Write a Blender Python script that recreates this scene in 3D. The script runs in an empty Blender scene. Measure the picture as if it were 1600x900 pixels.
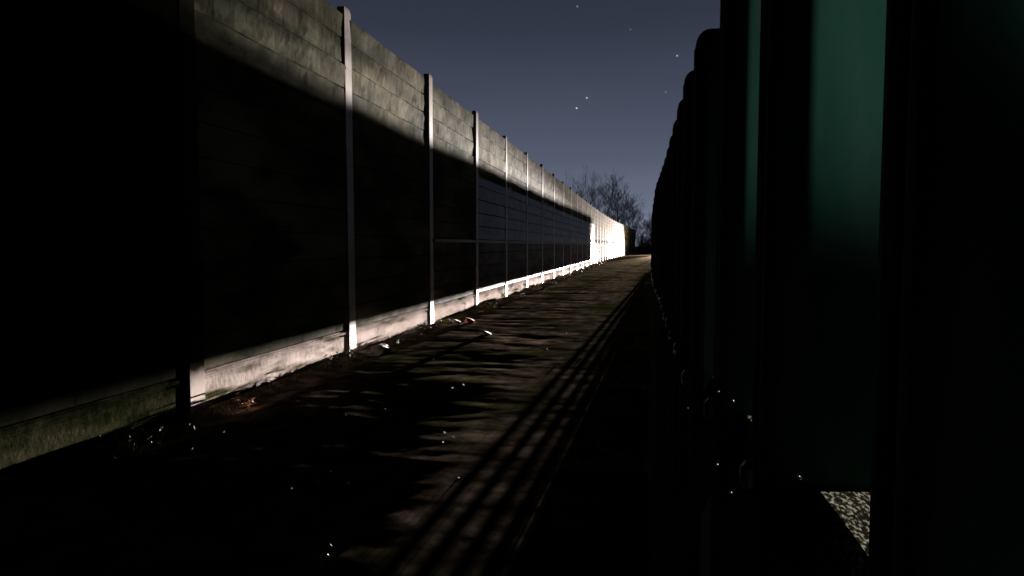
import bpy, math, random
from mathutils import Vector, Matrix, noise
R = math.radians
random.seed(7)
S = bpy.context.scene
C = S.collection

# ------------------------------------------------------------------ camera
cam_d = bpy.data.cameras.new('camera')
cam_d.sensor_width = 36.0
cam_d.lens = 24.0
cam_d.clip_start = 0.02
cam_d.clip_end = 3000
cam = bpy.data.objects.new('camera', cam_d)
C.objects.link(cam)
EYE = 1.59
cam.location = (0, 0, EYE)
cam.rotation_euler = (R(90 - 3.54), 0, R(10.93))
S.camera = cam

# ------------------------------------------------------------------ night sky
W = bpy.data.worlds.new('World')
S.world = W
W.use_nodes = True
nt = W.node_tree
for n in list(nt.nodes):
    nt.nodes.remove(n)
N = nt.nodes.new
L = nt.links.new
geo = N('ShaderNodeTexCoord')
nrm = N('ShaderNodeVectorMath'); nrm.operation = 'NORMALIZE'
L(geo.outputs['Generated'], nrm.inputs[0])
sep = N('ShaderNodeSeparateXYZ')
L(nrm.outputs[0], sep.inputs[0])
ramp = N('ShaderNodeValToRGB')
L(sep.outputs['Z'], ramp.inputs[0])
e = ramp.color_ramp.elements
e[0].position = 0.0;  e[0].color = (0.260, 0.275, 0.370, 1)
e[1].position = 0.95; e[1].color = (0.003, 0.004, 0.007, 1)
for p, c in ((0.05, (0.195, 0.210, 0.300, 1)), (0.12, (0.115, 0.130, 0.195, 1)), (0.20, (0.078, 0.087, 0.135, 1)), (0.29, (0.045, 0.051, 0.082, 1)), (0.38, (0.030, 0.034, 0.053, 1)),
             (0.50, (0.009, 0.011, 0.018, 1))):
    k = e.new(p); k.color = c
# the town glow stands low over the far end of the path: the sky behind is darker
glow = N('ShaderNodeMapRange')
L(sep.outputs['Y'], glow.inputs[0])
glow.inputs[1].default_value = 0.45; glow.inputs[2].default_value = 0.86
glow.inputs[3].default_value = 0.02; glow.inputs[4].default_value = 1.0
mul = N('ShaderNodeMix'); mul.data_type = 'RGBA'; mul.blend_type = 'MULTIPLY'; mul.inputs[0].default_value = 1
L(ramp.outputs[0], mul.inputs[6]); L(glow.outputs[0], mul.inputs[7])
# thin cloud, faintly warm
mp = N('ShaderNodeMapping'); mp.inputs['Scale'].default_value = (1.2, 1.2, 5.5)
L(nrm.outputs[0], mp.inputs[0])
cl = N('ShaderNodeTexNoise'); cl.inputs['Scale'].default_value = 2.6; cl.inputs['Detail'].default_value = 3
L(mp.outputs[0], cl.inputs['Vector'])
clr = N('ShaderNodeMapRange'); L(cl.outputs[0], clr.inputs[0])
clr.inputs[1].default_value = 0.44; clr.inputs[2].default_value = 0.72; clr.inputs[3].default_value = 0; clr.inputs[4].default_value = 0.55
mc = N('ShaderNodeMix'); mc.data_type = 'RGBA'; mc.blend_type = 'MULTIPLY'
L(clr.outputs[0], mc.inputs[0]); L(mul.outputs[2], mc.inputs[6]); mc.inputs[7].default_value = (1.16, 1.10, 1.05, 1)
last = mc.outputs[2]

def direction(px, py):
    v = Vector(((px - 800) / 1066.67, -(py - 450) / 1066.67, -1.0)).normalized()
    return cam.rotation_euler.to_matrix() @ v
# stars: small discs on the sky itself
for px, py, b in ((901, 169, 1.0), (917, 153, .75), (1058, 87, .55), (902, 10, .28), (985, 46, .12), (1040, 144, .14)):
    d = direction(px, py)
    dot = N('ShaderNodeVectorMath'); dot.operation = 'DISTANCE'
    L(nrm.outputs[0], dot.inputs[0]); dot.inputs[1].default_value = d
    m = N('ShaderNodeMapRange'); L(dot.outputs['Value'], m.inputs[0])
    m.inputs[1].default_value = 0.0004; m.inputs[2].default_value = 0.0016
    m.inputs[3].default_value = b * 0.95; m.inputs[4].default_value = 0.0
    a = N('ShaderNodeMix'); a.data_type = 'RGBA'; a.blend_type = 'ADD'; a.inputs[0].default_value = 1
    L(last, a.inputs[6]); L(m.outputs[0], a.inputs[7])
    last = a.outputs[2]
tint = N('ShaderNodeMix'); tint.data_type = 'RGBA'; tint.blend_type = 'MULTIPLY'; tint.inputs[0].default_value = 1
L(last, tint.inputs[6]); tint.inputs[7].default_value = (.93, 1.0, .98, 1)
bg = N('ShaderNodeBackground'); L(tint.outputs[2], bg.inputs[0]); bg.inputs[1].default_value = 0.80
wo = N('ShaderNodeOutputWorld'); L(bg.outputs[0], wo.inputs[0])

S.view_settings.view_transform = 'Standard'
S.view_settings.look = 'None'
S.view_settings.exposure = 0.0
S.view_settings.gamma = 1.0
S.cycles.use_denoising = True
S.cycles.max_bounces = 5
S.cycles.sample_clamp_indirect = 4.0

# ------------------------------------------------------------------ lamps
def spot(name, loc, target, power, half, blend, color, radius):
    d = bpy.data.lights.new(name, 'SPOT')
    d.energy = power; d.spot_size = R(half * 2); d.spot_blend = blend
    d.color = color; d.shadow_soft_size = radius
    o = bpy.data.objects.new(name, d); C.objects.link(o)
    o.location = loc
    o.rotation_euler = (Vector(target) - Vector(loc)).to_track_quat('-Z', 'Y').to_euler()
    return o
HX, HY, HZ = 3.6, 125.0, 0.65                     # headlamp of a car parked behind the steel fence
spot('headlight_beam', (HX, HY, HZ), (HX - 4.9, HY - 120, -6.5), 2.1e7, 6.6, 1.0, (1.0, .90, .84), .09)
spot('headlight_spill', (HX, HY + .3, HZ), (-4.0, 96, 0.7), 3.4e5, 26, 1.0, (1.0, .84, .74), .09)
spot('pale_fill', (0.72, -.62, 1.64), (0.13, .41, 1.735), 24, 7.6, .9, (.92, .95, .88), .02)  # unseen spot added close behind the fence to brighten the green pales
spot('rail_fill', (1.3, .60, 4.2), (0.10, .42, 1.47), 170, 6.5, .3, (1.0, .93, .80), .02)  # unseen narrow spot added overhead to brighten the rail patch

# ------------------------------------------------------------------ materials
def mat(name, base, rough=.8, metal=0.0, spec=.3):
    m = bpy.data.materials.new(name); m.use_nodes = True
    b = m.node_tree.nodes['Principled BSDF']
    b.inputs['Base Color'].default_value = (*base, 1)
    b.inputs['Roughness'].default_value = rough
    b.inputs['Metallic'].default_value = metal
    b.inputs['Specular IOR Level'].default_value = spec
    return m, b

def weathered(name, stops, scale=1.5, stretch=(1, 1, 1), rough=.85, bump=.4, bscale=18, bdist=.01, spec=.25, second=None, metal=0, roughvar=None, extra=None):
    """noise-driven colours on object coordinates plus a two-scale bump"""
    m, b = mat(name, stops[0][1], rough, metal, spec)
    t = m.node_tree; n = t.nodes.new; l = t.links.new
    tc = n('ShaderNodeTexCoord'); mp = n('ShaderNodeMapping'); mp.inputs['Scale'].default_value = stretch
    l(tc.outputs['Object'], mp.inputs[0])
    nz = n('ShaderNodeTexNoise'); nz.inputs['Scale'].default_value = scale; nz.inputs['Detail'].default_value = 6; nz.inputs['Roughness'].default_value = .6
    l(mp.outputs[0], nz.inputs['Vector'])
    r = n('ShaderNodeValToRGB'); l(nz.outputs[0], r.inputs[0])
    el = r.color_ramp.elements
    el[0].position, el[0].color = stops[0][0], (*stops[0][1], 1)
    el[1].position, el[1].color = stops[-1][0], (*stops[-1][1], 1)
    for p, c in stops[1:-1]:
        q = el.new(p); q.color = (*c, 1)
    col = r.outputs[0]
    if second:
        sc, lo, hi, c2, st2 = second
        mp2 = n('ShaderNodeMapping'); mp2.inputs['Scale'].default_value = st2
        l(tc.outputs['Object'], mp2.inputs[0])
        n2 = n('ShaderNodeTexNoise'); n2.inputs['Scale'].default_value = sc; n2.inputs['Detail'].default_value = 7
        l(mp2.outputs[0], n2.inputs['Vector'])
        mr = n('ShaderNodeMapRange'); l(n2.outputs[0], mr.inputs[0]); mr.inputs[1].default_value = lo; mr.inputs[2].default_value = hi
        mx = n('ShaderNodeMix'); mx.data_type = 'RGBA'; l(mr.outputs[0], mx.inputs[0]); l(col, mx.inputs[6]); mx.inputs[7].default_value = (*c2, 1)
        col = mx.outputs[2]
    l(col, b.inputs['Base Color'])
    b1 = n('ShaderNodeTexNoise'); b1.inputs['Scale'].default_value = bscale; b1.inputs['Detail'].default_value = 8; b1.inputs['Roughness'].default_value = .65
    l(tc.outputs['Object'], b1.inputs['Vector'])
    bp = n('ShaderNodeBump'); bp.inputs['Strength'].default_value = bump; bp.inputs['Distance'].default_value = bdist
    l(b1.outputs[0], bp.inputs['Height']); l(bp.outputs[0], b.inputs['Normal'])
    if roughvar:
        mr = n('ShaderNodeMapRange'); l(nz.outputs[0], mr.inputs[0]); mr.inputs[3].default_value = roughvar[0]; mr.inputs[4].default_value = roughvar[1]
        l(mr.outputs[0], b.inputs['Roughness'])
    return m

M_board = weathered('mossy_concrete_board', [(.32, (.030, .032, .015)), (.45, (.090, .088, .050)), (.56, (.175, .160, .102)), (.70, (.26, .235, .170))],
                    scale=.85, stretch=(1, .55, 1.5), bump=.5, bscale=6, bdist=.008, rough=.85, spec=.012, roughvar=(.7, .95), second=(1.0, .50, .62, (.036, .042, .020), (1, .5, 1.7)))
M_board_shade = weathered('shade_black_board', [(.35, (.006, .008, .004)), (.65, (.016, .016, .011))], scale=1.2, stretch=(1, .6, 1.5), bump=.4, bscale=7, bdist=.006, spec=0)  # near-left boards painted almost black in place of shade
M_board_blue = weathered('sky_reflection_board', [(.34, (.012, .016, .032)), (.50, (.030, .045, .105)), (.66, (.080, .095, .170))], scale=1.4, stretch=(1, .6, 2), bump=.5, bscale=6, bdist=.004, spec=.09, rough=.45)  # reflected sky painted into the board colour
M_board_brown = weathered('ground_reflection_board', [(.34, (.022, .014, .009)), (.50, (.060, .038, .026)), (.66, (.120, .085, .062))], scale=1.4, stretch=(1, .6, 2), bump=.5, bscale=6, bdist=.004, spec=.03, rough=.6)  # reflected ground painted in as brown board colour
M_footing = weathered('stained_concrete_footing', [(.32, (.10, .08, .065)), (.45, (.29, .245, .225)), (.7, (.46, .39, .37))],
                      scale=1.3, stretch=(1, .6, 3), bump=.5, bscale=14, bdist=.008, spec=0, second=(2.0, .53, .70, (.035, .036, .014), (1, .5, 3.2)))
M_moss_shade_foot = weathered('shade_darkened_moss_footing', [(.38, (.001, .002, .0005)), (.5, (.004, .005, .002)), (.68, (.015, .014, .008))],
                      scale=2.0, stretch=(1, .7, 2), spec=0, bump=.8, bscale=12, bdist=.012)  # mossy near-left footing, its colour darkened further to stand for shade
M_post = weathered('pale_concrete_post', [(.3, (.36, .32, .29)), (.5, (.52, .455, .42)), (.7, (.62, .55, .52))],
                   scale=2.2, stretch=(1, 1, .5), bump=.15, bscale=25, bdist=.001, rough=.5, spec=.24, second=(2.4, .58, .72, (.14, .14, .09), (1, 1, .4)))
M_ground = weathered('wet_earth_path', [(.36, (.026, .020, .011)), (.5, (.080, .060, .044)), (.62, (.17, .128, .106))],
                     scale=3.2, bump=.10, bscale=5, bdist=.004, rough=1.0, spec=0, second=(.55, .46, .62, (.030, .034, .010), (1, .7, 1)))
M_land = weathered('dark_field', [(.3, (.015, .018, .008)), (.7, (.04, .04, .02))], scale=.2, bump=.4, bscale=2, bdist=.1)
M_green = weathered('green_coated_steel', [(.3, (.010, .050, .034)), (.5, (.020, .080, .060)), (.7, (.045, .100, .085))],
                    scale=6, stretch=(3, 3, .6), rough=.8, bump=.15, bscale=40, bdist=.001, spec=.12, second=(9, .50, .72, (.07, .10, .085), (1, 1, .35)))
M_rail = weathered('lichen_steel_rail', [(.44, (.004, .005, .002)), (.52, (.03, .033, .012)), (.60, (.66, .62, .54))],
                   scale=420, stretch=(1.4, .5, 1), rough=.8, bump=1.0, bscale=160, bdist=.002)
M_bolt, _ = mat('zinc_bolt', (.75, .75, .75), .22, 1.0)
M_drop, _b = mat('water_drop', (.9, .9, .95), .03, 0.0, 1.0)
_b.inputs['Transmission Weight'].default_value = 1.0; _b.inputs['IOR'].default_value = 1.33
M_bark = weathered('winter_bark', [(.3, (.17, .145, .125)), (.7, (.32, .28, .25))], scale=2, bump=.4, bscale=6, bdist=.03)
M_bush = weathered('dry_thicket', [(.3, (.035, .022, .022)), (.7, (.075, .050, .048))], scale=2, bump=.3, bscale=6, bdist=.03)
M_rubble = weathered('broken_concrete', [(.35, (.30, .22, .17)), (.6, (.52, .47, .41))], scale=6, bump=.7, bscale=20, bdist=.01)
M_brick = weathered('broken_brick', [(.35, (.16, .045, .025)), (.6, (.28, .09, .05))], scale=8, bump=.7, bscale=25, bdist=.01)
M_gravel = weathered('wet_gravel', [(.35, (.12, .11, .10)), (.6, (.45, .43, .40))], scale=10, bump=.2, bscale=30, bdist=.003, rough=.5, spec=.4)
M_grass = weathered('rough_grass', [(.35, (.030, .038, .010)), (.6, (.085, .080, .030))], scale=3, bump=0, rough=.7)
M_leaf = weathered('dead_leaf', [(.35, (.10, .035, .015)), (.6, (.30, .20, .11))], scale=14, bump=.2, bscale=40, bdist=.003, rough=.6)

M_post_shade = weathered('shade_darkened_post', [(.3, (.30, .26, .24)), (.6, (.50, .44, .41))], scale=2.2, bump=.15, bscale=25, bdist=.001, rough=.8, spec=0)  # near posts: shade above the base is painted into the colour
_t = M_post_shade.node_tree; _b2 = _t.nodes['Principled BSDF']; _src = _b2.inputs['Base Color'].links[0].from_socket
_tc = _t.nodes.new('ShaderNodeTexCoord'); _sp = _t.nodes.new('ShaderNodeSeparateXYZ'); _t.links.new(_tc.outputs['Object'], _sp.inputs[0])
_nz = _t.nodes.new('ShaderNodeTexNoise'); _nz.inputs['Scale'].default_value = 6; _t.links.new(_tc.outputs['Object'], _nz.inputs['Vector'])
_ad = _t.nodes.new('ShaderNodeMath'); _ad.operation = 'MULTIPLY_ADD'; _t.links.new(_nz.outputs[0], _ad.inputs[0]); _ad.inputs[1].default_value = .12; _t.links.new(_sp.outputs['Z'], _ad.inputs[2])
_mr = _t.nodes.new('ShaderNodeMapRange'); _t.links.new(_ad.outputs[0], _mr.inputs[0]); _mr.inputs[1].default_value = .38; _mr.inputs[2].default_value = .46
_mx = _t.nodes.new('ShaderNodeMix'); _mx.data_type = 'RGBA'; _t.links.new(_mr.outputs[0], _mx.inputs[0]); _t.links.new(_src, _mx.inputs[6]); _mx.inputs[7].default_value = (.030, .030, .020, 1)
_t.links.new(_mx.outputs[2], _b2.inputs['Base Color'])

# ------------------------------------------------------------------ mesh helpers
class MB:
    def __init__(s): s.v = []; s.f = []
    def box(s, x0, x1, y0, y1, z0, z1, M=None):
        b = len(s.v)
        P = [(x0, y0, z0), (x1, y0, z0), (x1, y1, z0), (x0, y1, z0), (x0, y0, z1), (x1, y0, z1), (x1, y1, z1), (x0, y1, z1)]
        s.v += [tuple(M @ Vector(p)) if M else p for p in P]
        s.f += [tuple(b + i for i in q) for q in ((0, 3, 2, 1), (4, 5, 6, 7), (0, 1, 5, 4), (1, 2, 6, 5), (2, 3, 7, 6), (3, 0, 4, 7))]
    def prism(s, outline, y0, y1, cuts=1, shift=None):
        """closed (x, z) outline swept along y"""
        n = len(outline); b = len(s.v)
        for k in range(cuts + 1):
            y = y0 + (y1 - y0) * k / cuts
            for i, (x, z) in enumerate(outline):
                dx, dz = shift(i, y) if shift else (0, 0)
                s.v.append((x + dx, y, z + dz))
        for k in range(cuts):
            for i in range(n):
                j = (i + 1) % n
                s.f.append((b + k * n + i, b + (k + 1) * n + i, b + (k + 1) * n + j, b + k * n + j))
        s.f.append(tuple(b + i for i in range(n)))
        s.f.append(tuple(b + cuts * n + i for i in reversed(range(n))))
    def tube(s, pts, rad, sides=6, cap=True):
        b = len(s.v); n = len(pts)
        for i, p in enumerate(pts):
            d = (pts[min(i + 1, n - 1)] - pts[max(i - 1, 0)])
            d = d.normalized() if d.length > 1e-9 else Vector((0, 0, 1))
            u = d.cross(Vector((0, 0, 1)) if abs(d.z) < .9 else Vector((1, 0, 0))).normalized(); w = d.cross(u)
            r = rad[i]
            for k in range(sides):
                a = 2 * math.pi * k / sides
                s.v.append(tuple(p + u * (math.cos(a) * r) + w * (math.sin(a) * r)))
        for i in range(n - 1):
            for k in range(sides):
                j = (k + 1) % sides
                s.f.append((b + i * sides + k, b + i * sides + j, b + (i + 1) * sides + j, b + (i + 1) * sides + k))
        if cap:
            s.f.append(tuple(b + k for k in reversed(range(sides))))
            s.f.append(tuple(b + (n - 1) * sides + k for k in range(sides)))
    def lump(s, c, size, seed, rot=0, angular=True, sub=1):
        import bmesh
        bm = bmesh.new(); bmesh.ops.create_icosphere(bm, subdivisions=sub, radius=1)
        b = len(s.v); Rm = Matrix.Rotation(rot, 3, 'Z')
        for v in bm.verts:
            p = v.co.copy()
            if angular:
                m = max(abs(p.x), abs(p.y), abs(p.z)); p = p.lerp(p / m, .6)
            p *= 1 + .30 * noise.noise(p * 1.3 + Vector((seed * 3.1, seed, 0)))
            p = Rm @ Vector((p.x * size[0], p.y * size[1], p.z * size[2]))
            s.v.append(tuple(p + Vector(c)))
        s.f += [tuple(b + v.index for v in f.verts) for f in bm.faces]
        bm.free()
    def mesh(s, name, material, smooth=False):
        me = bpy.data.meshes.new(name); me.from_pydata(s.v, [], s.f); me.materials.append(material)
        if smooth:
            for p in me.polygons: p.use_smooth = True
        me.update(); return me
    def build(s, name, material, parent=None, smooth=False, bevel=0):
        o = bpy.data.objects.new(name, s.mesh(name, material, smooth)); C.objects.link(o)
        if parent: o.parent = parent
        if bevel:
            m = o.modifiers.new('bevel', 'BEVEL'); m.width = bevel; m.segments = 2; m.limit_method = 'ANGLE'
        return o

def empty(name, loc, rz=0):
    o = bpy.data.objects.new(name, None); C.objects.link(o); o.location = loc; o.rotation_euler.z = rz
    o.empty_display_size = .2
    return o
def tag(o, label=None, cat=None, group=None, kind=None):
    if label: o['label'] = label
    if cat: o['category'] = cat
    if group: o['group'] = group
    if kind: o['kind'] = kind
    return o

# ------------------------------------------------------------------ layout
WX = -4.30                                         # wall face
def bend(y): return 0 if y < 57 else 2.7 * ((y - 57) / 93) ** 2
def wall_x(y): return WX + bend(y)
def fence_x(y):                                    # left faces of the steel pales
    pts = ((-3, .10), (.23, .0835), (.386, .0647), (.543, .0575), (.70, .048), (.86, .0455), (1.6, .0445), (2.4, .036), (3.6, .041), (5.1, .0517))
    if y >= 5.1: return .0517 + (y - 5.1) * .0103
    for (a, p), (b, q) in zip(pts, pts[1:]):
        if y <= b: return p + (q - p) * max(0, (y - a)) / (b - a)
def ground_z(x, y):
    v = Vector((x * .45 + y * .05, y * .75, 0))
    g = .006 * noise.noise(v) + .0045 * noise.noise(Vector((x * .7 + 7, y * 1.7, 3))) + .0028 * noise.noise(Vector((x * 1.3, y * 3.3, 6))) + .0018 * noise.noise(Vector((x * 3.1, y * 5.3, 9))) + .0009 * noise.noise(Vector((x * 8, y * 10, 2)))
    g *= .62 if y < 8 else max(.26, .62 - (y - 8) * .011)
    sm = lambda t: max(0, min(1, t)) ** 2 * (3 - 2 * max(0, min(1, t)))
    g *= 1 - .68 * sm((x + 2.0) / .8)
    g -= .024 * sm((9.0 - y) / 6.0) * sm((-1.25 - x + (y - 4) * -.12) / .9)  # dips added to sink the near-left ground into shade
    g -= .030 * sm((4.6 - y) / 1.2) * sm((-1.5 - x) / .5)
    d = x - wall_x(y)
    g -= .05 * math.exp(-((d - .30) / .22) ** 2)   # shallow drain along the wall foot
    g += .03 * math.exp(-((x - fence_x(y)) / .5) ** 2)
    return g - .01

# ------------------------------------------------------------------ ground
mb = MB()
mb.box(-900, 900, -60, 1700, -2.2, -.16)
tag(mb.build('ground', M_land), kind='structure')
ys = []; y = -1.0
while y < 165:
    ys.append(y); y += max(.035, min(.16, abs(y) * .006))
NXX = 110
mb = MB()
for y in ys:
    x0, x1 = wall_x(y) + .012, fence_x(max(y, -3)) + 1.6
    for i in range(NXX + 1):
        x = x0 + (x1 - x0) * i / NXX
        mb.v.append((x, y, ground_z(x, y)))
for j in range(len(ys) - 1):
    for i in range(NXX):
        a = j * (NXX + 1) + i
        mb.f.append((a, a + 1, a + NXX + 2, a + NXX + 1))
tag(mb.build('path', M_ground, smooth=True), kind='structure')

# ------------------------------------------------------------------ concrete wall
BAY, Y0 = 3.92, 9.58
HP, HW = 5.06, 4.93
wall = tag(empty('concrete_wall', (0, 0, 0)), 'tall grey concrete panel wall with evenly spaced posts, mossy, floodlit at its far end', 'wall')
pm = MB()                                           # post: tapered head, chamfered front edges
w, p, c = .115, .010, .005
sec = [(-.10, -w), (p - c, -w), (p, -w + c), (p, w - c), (p - c, w), (-.10, w)]
for k, z in enumerate((-.4, HP - .05, HP)):
    q = 1 if k < 2 else .82
    pm.v += [(x if k < 2 else x - .01, yy * q, z) for x, yy in sec]
for k in range(2):
    for i in range(6):
        j = (i + 1) % 6; pm.f.append((k * 6 + i, k * 6 + j, (k + 1) * 6 + j, (k + 1) * 6 + i))
pm.f.append(tuple(range(12, 18)))
post_mesh = pm.mesh('post', M_post); shade_post_mesh = pm.mesh('post', M_post_shade)
NB = 36
rows = 13
foot_h = .345
def post_y(k): return Y0 + BAY * k if k >= 0 else 5.93 + BAY * (k + 1)
for k in range(-4, NB):
    y = post_y(k); bay = post_y(k + 1) - y
    o = bpy.data.objects.new('post', shade_post_mesh if k < 0 else post_mesh); C.objects.link(o); o.parent = wall
    o.location = (wall_x(y), y, random.uniform(-.02, .02)); ang = math.atan2(wall_x(y + 1) - wall_x(y - 1), 2)
    o.rotation_euler = (random.uniform(-.003, .003), random.uniform(-.002, .002), -ang)
    if k == NB - 1: break
    # one bay: thirteen stacked boards
    rb = random.Random(k * 13 + 5)
    mb = MB(); h = (HW - foot_h) / rows
    fx = lambda yy: wall_x(yy)
    for r in range(rows):
        z0 = foot_h + r * h + .005; z1 = foot_h + (r + 1) * h - .005
        off = rb.uniform(-.005, .003); til = rb.uniform(-.005, .004); skew = rb.uniform(-.003, .003)
        ch = rb.uniform(.006, .014)
        out = [(-.06, z0 - .014), (-.042, z0 - .014), (-.040, z0), (-ch, z0), (0, z0 + ch * .6), (til * .33, z0 + h * .33), (til * .66, z0 + h * .66), (til, z1 - ch * 1.3), (til - ch, z1), (-.06, z1 + .001)]
        sd = rb.uniform(0, 50)
        def sh(i, yy, off=off, skew=skew, sd=sd):
            if i in (0, 1, 2, 9): return fx(yy), 0
            t = (yy - y) / bay
            return fx(yy) + off + skew * (t - .5) + (.010 * noise.noise(Vector((yy * 1.5, sd, i * .4))) + .003 * noise.noise(Vector((yy * 5, sd, i * .9)))) * min(1, (.5 - abs(t - .5)) * 8) + 0 * noise.noise(Vector((yy * 5, sd, i * .9))), (.007 * noise.noise(Vector((yy * 2.3, sd + 9, i))) if i in (3, 4, 7, 8) else 0)
        mb.prism(out, y + .095, y + bay - .095, cuts=30, shift=sh)
    bp = mb.build('board_panel', M_board_shade if k < -1 else M_board, wall)
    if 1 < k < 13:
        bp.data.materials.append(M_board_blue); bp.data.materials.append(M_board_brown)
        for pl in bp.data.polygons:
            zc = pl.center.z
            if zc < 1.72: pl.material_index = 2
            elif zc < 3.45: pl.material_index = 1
    mb = MB()
    z1 = foot_h
    out = [(-.08, -.3), (-.004, -.3), (-.004, z1 - .085), (-.012, z1 - .078), (-.012, z1 - .064), (0, z1 - .056), (0, z1 - .028), (-.009, z1 - .020), (-.010, z1 - .004), (-.08, z1)]
    sd = rb.uniform(0, 50)
    def sh2(i, yy, sd=sd):
        return fx(yy) + (.004 * noise.noise(Vector((yy * 2.6, sd, i * .2))) if i not in (0, 9) else 0), 0
    mb.prism(out, y + .100, y + bay - .100, cuts=30, shift=sh2)
    mb.build('footing_board', M_moss_shade_foot if k < -1 else M_footing, wall)

# dark strip added along the wall at about eye height for the shadow line
M_shadow_strip, _d = mat('dark_shadow_strip', (.016, .016, .020), .45, 0, .10)
mb = MB(); q0, q1 = post_y(1) + .1, post_y(14) - .1; n_ = 60
prof = [(.012, 1.665), (.040, 1.665), (.045, 1.67), (.045, 1.735), (.040, 1.74), (.012, 1.74)]
mb.prism(prof, q0, q1, cuts=n_, shift=lambda i, yy: (wall_x(yy), .004 * math.sin(yy * 1.3)))
mb.build('shadow_strip', M_shadow_strip, wall)

# ------------------------------------------------------------------ steel fence beside the camera
FH, PITCH = 1.80, .157
def pale_mesh(depth=.070, width=.050, z0=.06, z1=FH, t=.003):
    """pressed steel channel pale with a round-cornered head: nose to -x, open to +x"""
    r = .012
    def top(x): return z1 - (r - math.sqrt(max(0, r * r - (r - x) ** 2))) if x < r else z1
    path = [(depth, 0)]
    path += [(x, 0) for x in (.05, .03, .016, .012)]
    for a in range(1, 6):
        th = math.pi / 2 * a / 6; path.append((r - r * math.sin(th), r - r * math.cos(th)))
    path += [(0, .014), (.0015, width * .40), (.006, width * .5), (.0015, width * .60), (0, width - .014)]
    for a in range(1, 6):
        th = math.pi / 2 * a / 6; path.append((r - r * math.cos(th), width - r + r * math.sin(th)))
    path += [(x, width) for x in (.012, .016, .03, .05, depth)]
    mb = MB(); n = len(path)
    cx, cy = depth * .55, width / 2
    inner = []
    for i, (x, yy) in enumerate(path):
        a = path[max(i - 1, 0)]; b = path[min(i + 1, n - 1)]
        d = Vector((b[0] - a[0], b[1] - a[1])).normalized(); nn = Vector((d.y, -d.x))
        if nn.dot(Vector((cx - x, cy - yy))) < 0: nn = -nn
        inner.append((x + nn.x * t, yy + nn.y * t))
    def T(x):
        return top(x)
    for (x, yy), (u, v) in zip(path, inner):
        mb.v += [(x, yy, z0), (x, yy, T(x)), (u, v, z0), (u, v, T(x))]
    for i in range(n - 1):
        a, b = i * 4, i * 4 + 4
        mb.f += [(a, b, b + 1, a + 1), (a + 2, a + 3, b + 3, b + 2), (a + 1, b + 1, b + 3, a + 3), (a, a + 2, b + 2, b)]
    for a in (0, (n - 1) * 4):
        mb.f.append((a, a + 1, a + 3, a + 2))
    return mb
fence = tag(empty('palisade_fence', (0, 0, 0)), 'dark green steel palisade fence with round topped pales, right beside the path', 'fence')
pmesh = pale_mesh().mesh('pale', M_green)
hm = MB()
hm.tube([Vector((-.0005, .025, 1.455)), Vector((-.005, .025, 1.455)), Vector((-.008, .025, 1.455))], [.009, .009, .005], 10)
bmesh_ = hm.mesh('bolt', M_bolt, False)
extra = MB(); base = pale_mesh()
count = 0
y = .229 - 4 * PITCH
while y < 28:
    rp = random.Random(int(y * 1000))
    near = y < 2.2
    dx = 0 if near else rp.uniform(-.002, .003)
    dz = 0 if near else rp.uniform(-.006, .006)
    if count < 100:
        o = bpy.data.objects.new('pale', pmesh); C.objects.link(o); o.parent = fence
        o.location = (fence_x(y) + dx, y, dz)
        if count < 40:
            b = bpy.data.objects.new('bolt', bmesh_); C.objects.link(b); b.parent = o
            b.location = (0, 0, rp.uniform(-.004, .004)); b.rotation_euler = (0, 0, 0)
    else:
        bb = len(extra.v)
        extra.v += [(vx + fence_x(y) + dx, vy + y, vz + dz) for vx, vy, vz in base.v]
        extra.f += [tuple(bb + i for i in f) for f in base.f]
    count += 1
    y += PITCH
extra.build('pale', M_green, fence)['kind'] = 'stuff'
# rails: angle section running through the back of the pales
def rail_x(q):
    pts = ((-1, .094), (.386, .094), (.54, .078), (.70, .068), (.86, .0635))
    if q >= .86: return fence_x(q) + .018
    for (a, p), (b, r_) in zip(pts, pts[1:]):
        if q <= b: return p + (r_ - p) * (q - a) / (b - a)
def rail(z, parent, y0, y1, material, off=None, wdt=.05):
    mb = MB(); yy = y0; xs = []
    while yy < y1: xs.append(yy); yy += .05 if yy < 1 else .4
    xs.append(y1)
    prof = [(0, 0), (wdt, 0), (wdt, -.006), (.006, -.006), (.006, -.05), (0, -.05)]
    for q in xs:
        bx = rail_x(q) if off is None else off(q)
        mb.v += [(bx + a, q, z + b) for a, b in prof]
    for k in range(len(xs) - 1):
        for i in range(6):
            j = (i + 1) % 6; mb.f.append((k * 6 + i, (k + 1) * 6 + i, (k + 1) * 6 + j, k * 6 + j))
    mb.f.append((0, 1, 2, 3)); mb.f.append((0, 3, 4, 5))
    return mb.build('rail', material, parent)
rail(1.460, fence, -.6, 28, M_rail)
rail(.33, fence, -.6, 28, M_green)
# fence posts behind the pales
jm = MB(); jm.box(0, .10, -.03, -.024, -.3, 1.76); jm.box(0, .10, .024, .03, -.3, 1.76); jm.box(.047, .053, -.024, .024, -.3, 1.76)
jmesh = jm.mesh('post', M_green)
y = 1.9
while y < 28:
    o = bpy.data.objects.new('post', jmesh); C.objects.link(o); o.parent = fence; o.location = (fence_x(y) + .15, y, 0); y += 2.75
# metal beads added on the path side, standing in for drop glints
dm = MB()
for q in (.32, .46, .52, .70, .93, 1.17, 1.6):
    x = fence_x(q) - .003
    for zz in (1.432, 1.487) if q < .6 else (1.43,):
        dm.lump((x, q, zz + random.uniform(-.006, .006)), (.0012, .0012, .0012), q, angular=False, sub=2)
d = dm.build('glint_bead', M_bolt, fence, smooth=True); d['kind'] = 'stuff'

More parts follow.
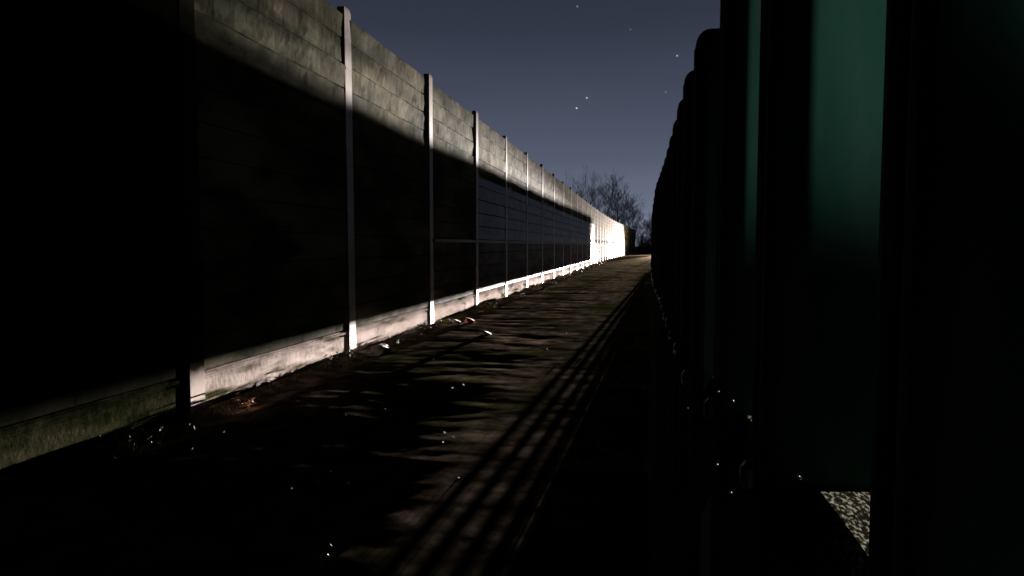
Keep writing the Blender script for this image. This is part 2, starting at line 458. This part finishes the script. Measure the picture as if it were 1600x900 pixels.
# ------------------------------------------------------------------ unseen second fence stretch, added to shadow the wall and path
far = tag(empty('shadow_fence', (0, 0, 0)), 'unseen far stretch of steel fence, open at its foot, added to cast shadows on the wall', 'fence')
mb = MB(); y = 28.1; k = 0
fz0, fz1 = .53, 1.72
rf = random.Random(3)
while y < 103.7:
    x = fence_x(y)
    if y < 102.6 or rf.random() < .5:
        mb.box(x, x + .0095, y, y + .066, fz0, fz1 + .02 * rf.uniform(-1, 1))
    y += .155
mb.build('pale', M_green, far)['kind'] = 'stuff'  # pales of the added unseen fence
rail(1.10, far, 28.1, 118, M_green, off=lambda q: fence_x(q) + .016, wdt=.03)  # rail of the added unseen fence
y = 28.4
mb2 = MB(); mb2.box(0, .075, -.04, .04, -.3, 1.7); pm2 = mb2.mesh('post', M_green)
while y < 50:
    o = bpy.data.objects.new('post', pm2); C.objects.link(o); o.parent = far; o.location = (fence_x(y) + .05, y, 0); y += 4.1 if y < 48 else 50.7  # posts of the added unseen fence

# ------------------------------------------------------------------ rubble at the foot of the wall posts
ords = ['nearest', 'second', 'third', 'fourth', 'fifth', 'sixth', 'seventh', 'eighth', 'ninth', 'tenth']
def rubble(x, y, size, seed, rot, label, brick=False, tilt=.3):
    mb = MB(); mb.lump((0, 0, size[2] * .8), size, seed, angular=True, sub=2)
    o = mb.build('rubble_lump', M_brick if brick else M_rubble)
    o.location = (x, y, ground_z(x, y) - .01); o.rotation_euler = (tilt * .5, tilt, rot)
    return tag(o, label, 'rubble', 'concrete rubble along the foot of the wall')
for k in range(-1, 26):
    y = Y0 + BAY * k
    if k < 0: continue
    rr = random.Random(k + 40)
    x = wall_x(y) + .52 + rr.uniform(-.05, .08); yy = y + rr.uniform(-.1, .35)
    s = rr.uniform(.75, 1.15)
    if k == 0: x, yy, s = WX + .40, y + .12, 1.15
    if k < 6:
        lab = ['flat pale slab of broken concrete by the first fully lit wall post', 'pale concrete lump beside the second lit wall post, brick behind it',
               'small pale concrete lump by the third lit wall post', 'pale concrete lump by the fourth lit wall post',
               'pale concrete lump by the fifth lit wall post', 'pale concrete lump by the sixth lit wall post'][k]
    else:
        lab = 'small bright concrete lump far along the wall foot'
    rubble(x, yy, (.10 * s, .13 * s, .075 * s), k * 1.7, rr.uniform(-.5, .5), lab)
rubble(WX + .72, Y0 + BAY + .25, (.09, .12, .06), 55.2, .5, 'reddish broken brick behind the lump at the second lit wall post', brick=True)
rubble(WX + 1.5, 12.0, (.09, .11, .028), 31.2, .5, 'dark topped stone lying alone out on the path')

# ------------------------------------------------------------------ dead weed at the near post
def weed(x, y, seed, n, hgt, label, m=M_leaf, leafs=True):
    rr = random.Random(seed); z = ground_z(x, y)
    st = MB(); lf = MB()
    for i in range(n):
        a = rr.uniform(0, 6.28); ln = hgt * rr.uniform(.5, 1)
        lean = rr.uniform(.2, .9)
        pts = [Vector((math.cos(a) * lean * ln * t * t * .8, math.sin(a) * lean * ln * t * t * .8, ln * (t - .25 * lean * t * t))) for t in (0, .33, .66, 1)]
        st.tube(pts, [.004, .003, .0025, .0015], 5)
        for t in range(1, 4):
            for s_ in range(2):
                c0 = pts[t]; b = rr.uniform(0, 6.28); d = Vector((math.cos(b), math.sin(b), rr.uniform(-.5, .4))).normalized()
                L_ = rr.uniform(.03, .065); u = d.cross(Vector((0, 0, 1))).normalized() * L_ * .32
                q = len(lf.v)
                lf.v += [tuple(c0), tuple(c0 + d * L_ * .5 + u + Vector((0, 0, .008))), tuple(c0 + d * L_), tuple(c0 + d * L_ * .5 - u + Vector((0, 0, .006))), tuple(c0 + d * L_ * .5 - Vector((0, 0, .004)))]
                lf.f += [(q, q + 1, q + 4), (q + 1, q + 2, q + 4), (q + 2, q + 3, q + 4), (q + 3, q, q + 4)]
    q = len(st.v); st.v += lf.v; st.f += [tuple(q + i for i in f) for f in lf.f]
    o = st.build('weed', m); o.location = (x, y, z)
    return tag(o, label, 'weed', 'weeds at the wall foot')
weed(WX + .42, 6.10, 3, 9, .16, 'curled dead brown weed by the nearest wall post')
weed(WX + .22, 6.30, 4, 6, .13, 'small dead weed against the near footing board')
weed(WX + .16, 8.6, 5, 7, .20, 'thin green weed against the footing board before the second post', m=M_grass)
weed(WX + .16, 12.3, 6, 7, .16, 'low green weed against the footing board before the third post', m=M_grass)

# ------------------------------------------------------------------ grass and gravel
mb = MB(); rg = random.Random(11)
def blade(x, y, h, wd):
    z = ground_z(x, y) - .01; a = rg.uniform(0, 6.28); l = rg.uniform(.1, .7) * h
    dx, dy = math.cos(a) * l, math.sin(a) * l; px, py = -math.sin(a) * wd, math.cos(a) * wd
    q = len(mb.v)
    mb.v += [(x - px, y - py, z), (x + px, y + py, z), (x + dx * .35 + px * .7, y + dy * .35 + py * .7, z + h * .6), (x + dx * .35 - px * .7, y + dy * .35 - py * .7, z + h * .6), (x + dx, y + dy, z + h)]
    mb.f += [(q, q + 1, q + 2, q + 3), (q + 3, q + 2, q + 4)]
for i in range(15000):
    y = 3 + 60 * rg.random() ** 1.8
    x = wall_x(y) + .05 + abs(rg.gauss(0, .14)); 
    if noise.noise(Vector((x * 2, y * .7, 5))) < -.05: continue
    blade(x, y, rg.uniform(.03, .075) * (1.9 if noise.noise(Vector((y * .9, 2, 8))) > .15 else .8), .0035)
for i in range(9000):
    y = 1.5 + 40 * rg.random() ** 1.8
    x = fence_x(y) - abs(rg.gauss(0, .22)) + .1
    blade(x, y, rg.uniform(.03, .11), .003)
for i in range(5000):
    y = 2.5 + 40 * rg.random() ** 1.7
    x = rg.uniform(WX + .5, -.1)
    if noise.noise(Vector((x * 1.3, y * 1.0, 15))) < .12: continue
    blade(x, y, rg.uniform(.012, .035), .003)
tag(mb.build('grass', M_grass), 'short rough grass in tufts along the path edges', 'grass', kind='stuff')
mb = MB()
for i in range(90):
    y = 3.4 + 45 * rg.random() ** 1.5
    x = rg.uniform(WX + .25, -.05)
    s = rg.uniform(.004, .013) if rg.random() < .92 else rg.uniform(.015, .022)
    mb.lump((x, y, ground_z(x, y) - s * .1), (s, s * rg.uniform(.4, 1.6), s * rg.uniform(.3, .7)), i, rg.uniform(0, 3), True, 1)
tag(mb.build('gravel', M_gravel), 'loose wet stones scattered over the dark path', 'gravel', kind='stuff')

# ------------------------------------------------------------------ bare trees beyond the wall
def bare_tree(name, x, y, height, seed, label, spread=.5, levels=6, trunk_r=.26, mat_=M_bark, thin=.02, group='bare winter trees behind the wall'):
    rr = random.Random(seed)
    root = tag(empty(name, (x, y, -.2)), label, 'tree', group)
    tr = MB(); cr = MB()
    def grow(p, d, length, r, lev):
        n = 4; pts = [p]; rads = [r]; q = p.copy(); dd = d.copy()
        for i in range(n):
            dd = (dd + Vector((rr.uniform(-1, 1), rr.uniform(-1, 1), rr.uniform(-.3, .7))) * (.13 if lev < 2 else .22)).normalized()
            q = q + dd * length / n; pts.append(q.copy()); rads.append(r * (1 - .45 * (i + 1) / n))
        (tr if lev < 2 else cr).tube(pts, [max(thin, a) for a in rads], 6 if lev < 3 else 3, cap=lev < 2)
        if lev >= levels: return
        for b in range(rr.choice((2, 3, 3)) if lev else 5):
            i = rr.randint(2, n) if lev else rr.randint(1, n)
            ax = Vector((rr.uniform(-1, 1), rr.uniform(-1, 1), rr.uniform(-.2, .3))).normalized()
            nd = (dd * (1 - spread) + ax * spread + Vector((0, 0, .12))).normalized()
            grow(pts[i], nd, length * rr.uniform(.60, .85), rads[i] * rr.uniform(.55, .75), lev + 1)
        grow(pts[-1], dd, length * .75, rads[-1], lev + 1)
    grow(Vector((0, 0, 0)), Vector((0, 0, 1)), height * .30, trunk_r, 0)
    tr.build('trunk', mat_, root, smooth=True); cr.build('crown', mat_, root)
    return root
def at(px, depth):                                   # lateral place of a picture column at a distance down the path
    return (px - 1006) * depth / 1086
bare_tree('bare_tree', at(968, 165), 165, 21, 21, 'dense bare tree rising over the far end of the wall', levels=5, spread=.5)
bare_tree('bare_tree', at(942, 175), 175, 21, 8, 'bare tree left of the dense one, partly behind it', levels=5, spread=.5)
bare_tree('bare_tree', at(905, 190), 190, 25, 14, 'faint tall bare tree furthest left above the wall top', levels=5, spread=.42, thin=.012)
bare_tree('bare_tree', at(985, 200), 200, 15, 33, 'low bare tree just right of the dense one', levels=5, spread=.5)
bare_tree('bare_tree', at(1016, 185), 185, 12, 41, 'short bare tree above the gap at the path end', levels=5, spread=.5, thin=.015)
# unseen growth added on the shadow fence to shade the near wall
rr = random.Random(9); SY = 82.0
root = tag(empty('shade_shrub', (fence_x(SY) - .05, SY, 0)), 'unseen leafy growth over the shadow fence, added to shade the near wall', 'shade_shrub')
st = MB(); lf = MB()
for i in range(120):
    y = rr.uniform(-3.6, -.2) if i < 75 else rr.uniform(-.2, 1.0)
    low = y < -.2
    hh = rr.uniform(2.0, 2.6) if low else rr.uniform(1.9, 2.4)
    tip = Vector((rr.uniform(-.05, .3), y + rr.uniform(-.2, .2) * (1 if low else 2), hh)); p = Vector((rr.uniform(.05, .3), y if low else rr.uniform(-1, .4), 0))
    if i % 30: p = p.lerp(tip, .38)
    st.tube([p, (p + tip) / 2 + Vector((rr.uniform(-.05, .1), 0, .1)), tip], [.012, .008, .004], 4, cap=False)
    for k in range(120 if low else 10):
        t = rr.uniform(.1, 1) if low else 1 - rr.random() * .5
        c0 = p.lerp(tip, t) + Vector((rr.gauss(0, .05), rr.gauss(0, .10), rr.gauss(0, .08)))
        if c0.z < .72: continue
        d = Vector((rr.uniform(-1, 1), rr.uniform(-1, 1), rr.uniform(-1, 1))).normalized() * rr.uniform(.03, .07)
        u = d.cross(Vector((rr.uniform(-1, 1), rr.uniform(-1, 1), 1))).normalized() * .04
        q = len(lf.v); lf.v += [tuple(c0 - d), tuple(c0 + u), tuple(c0 + d), tuple(c0 - u)]; lf.f.append((q, q + 1, q + 2, q + 3))
st.build('stem', M_bush, root); lf.build('foliage', M_grass, root)  # stems and leaves of the added unseen shrub
# thicket closing the path
def thicket(x, y, w_, h_, seed, label):
    rr = random.Random(seed); root = tag(empty('bush', (x, y, 0)), label, 'bush', 'bushes at the end of the path')
    st = MB(); lf = MB()
    for i in range(90):
        a = rr.uniform(0, 6.28); s = rr.uniform(0, .5)
        p = Vector((rr.gauss(0, w_ * .2), rr.gauss(0, w_ * .15), 0)); hh = h_ * rr.uniform(.5, 1)
        tip = p + Vector((math.cos(a) * s * w_, math.sin(a) * s * w_, hh))
        mid = (p + tip) / 2 + Vector((rr.uniform(-.2, .2), rr.uniform(-.2, .2), .2))
        st.tube([p, mid, tip], [.03, .02, .01], 3, cap=False)
        for k in range(34):
            t = rr.uniform(.15, 1); c0 = p.lerp(tip, t) + Vector((rr.gauss(0, .25), rr.gauss(0, .25), rr.gauss(0, .2)))
            c0.z = max(.02, c0.z)
            d = Vector((rr.uniform(-1, 1), rr.uniform(-1, 1), rr.uniform(-1, 1))).normalized() * rr.uniform(.05, .12)
            u = d.cross(Vector((rr.uniform(-1, 1), rr.uniform(-1, 1), 1))).normalized() * .05
            q = len(lf.v); lf.v += [tuple(c0 - d), tuple(c0 + u), tuple(c0 + d), tuple(c0 - u)]; lf.f.append((q, q + 1, q + 2, q + 3))
    st.build('stem', M_bush, root); lf.build('foliage', M_bush, root)
thicket(at(1003, 156), 156, 2.6, 5.2, 1, 'tall dark bush against the far end of the wall')
thicket(at(1013, 160), 160, 3.0, 4.4, 2, 'dark red brown bush closing the path')
thicket(at(1026, 162), 162, 3.4, 4.8, 3, 'dark bush at the path end, nearest the steel fence')
thicket(at(1045, 165), 165, 4.4, 4.6, 4, 'dark bush at the path end, behind the steel fence')
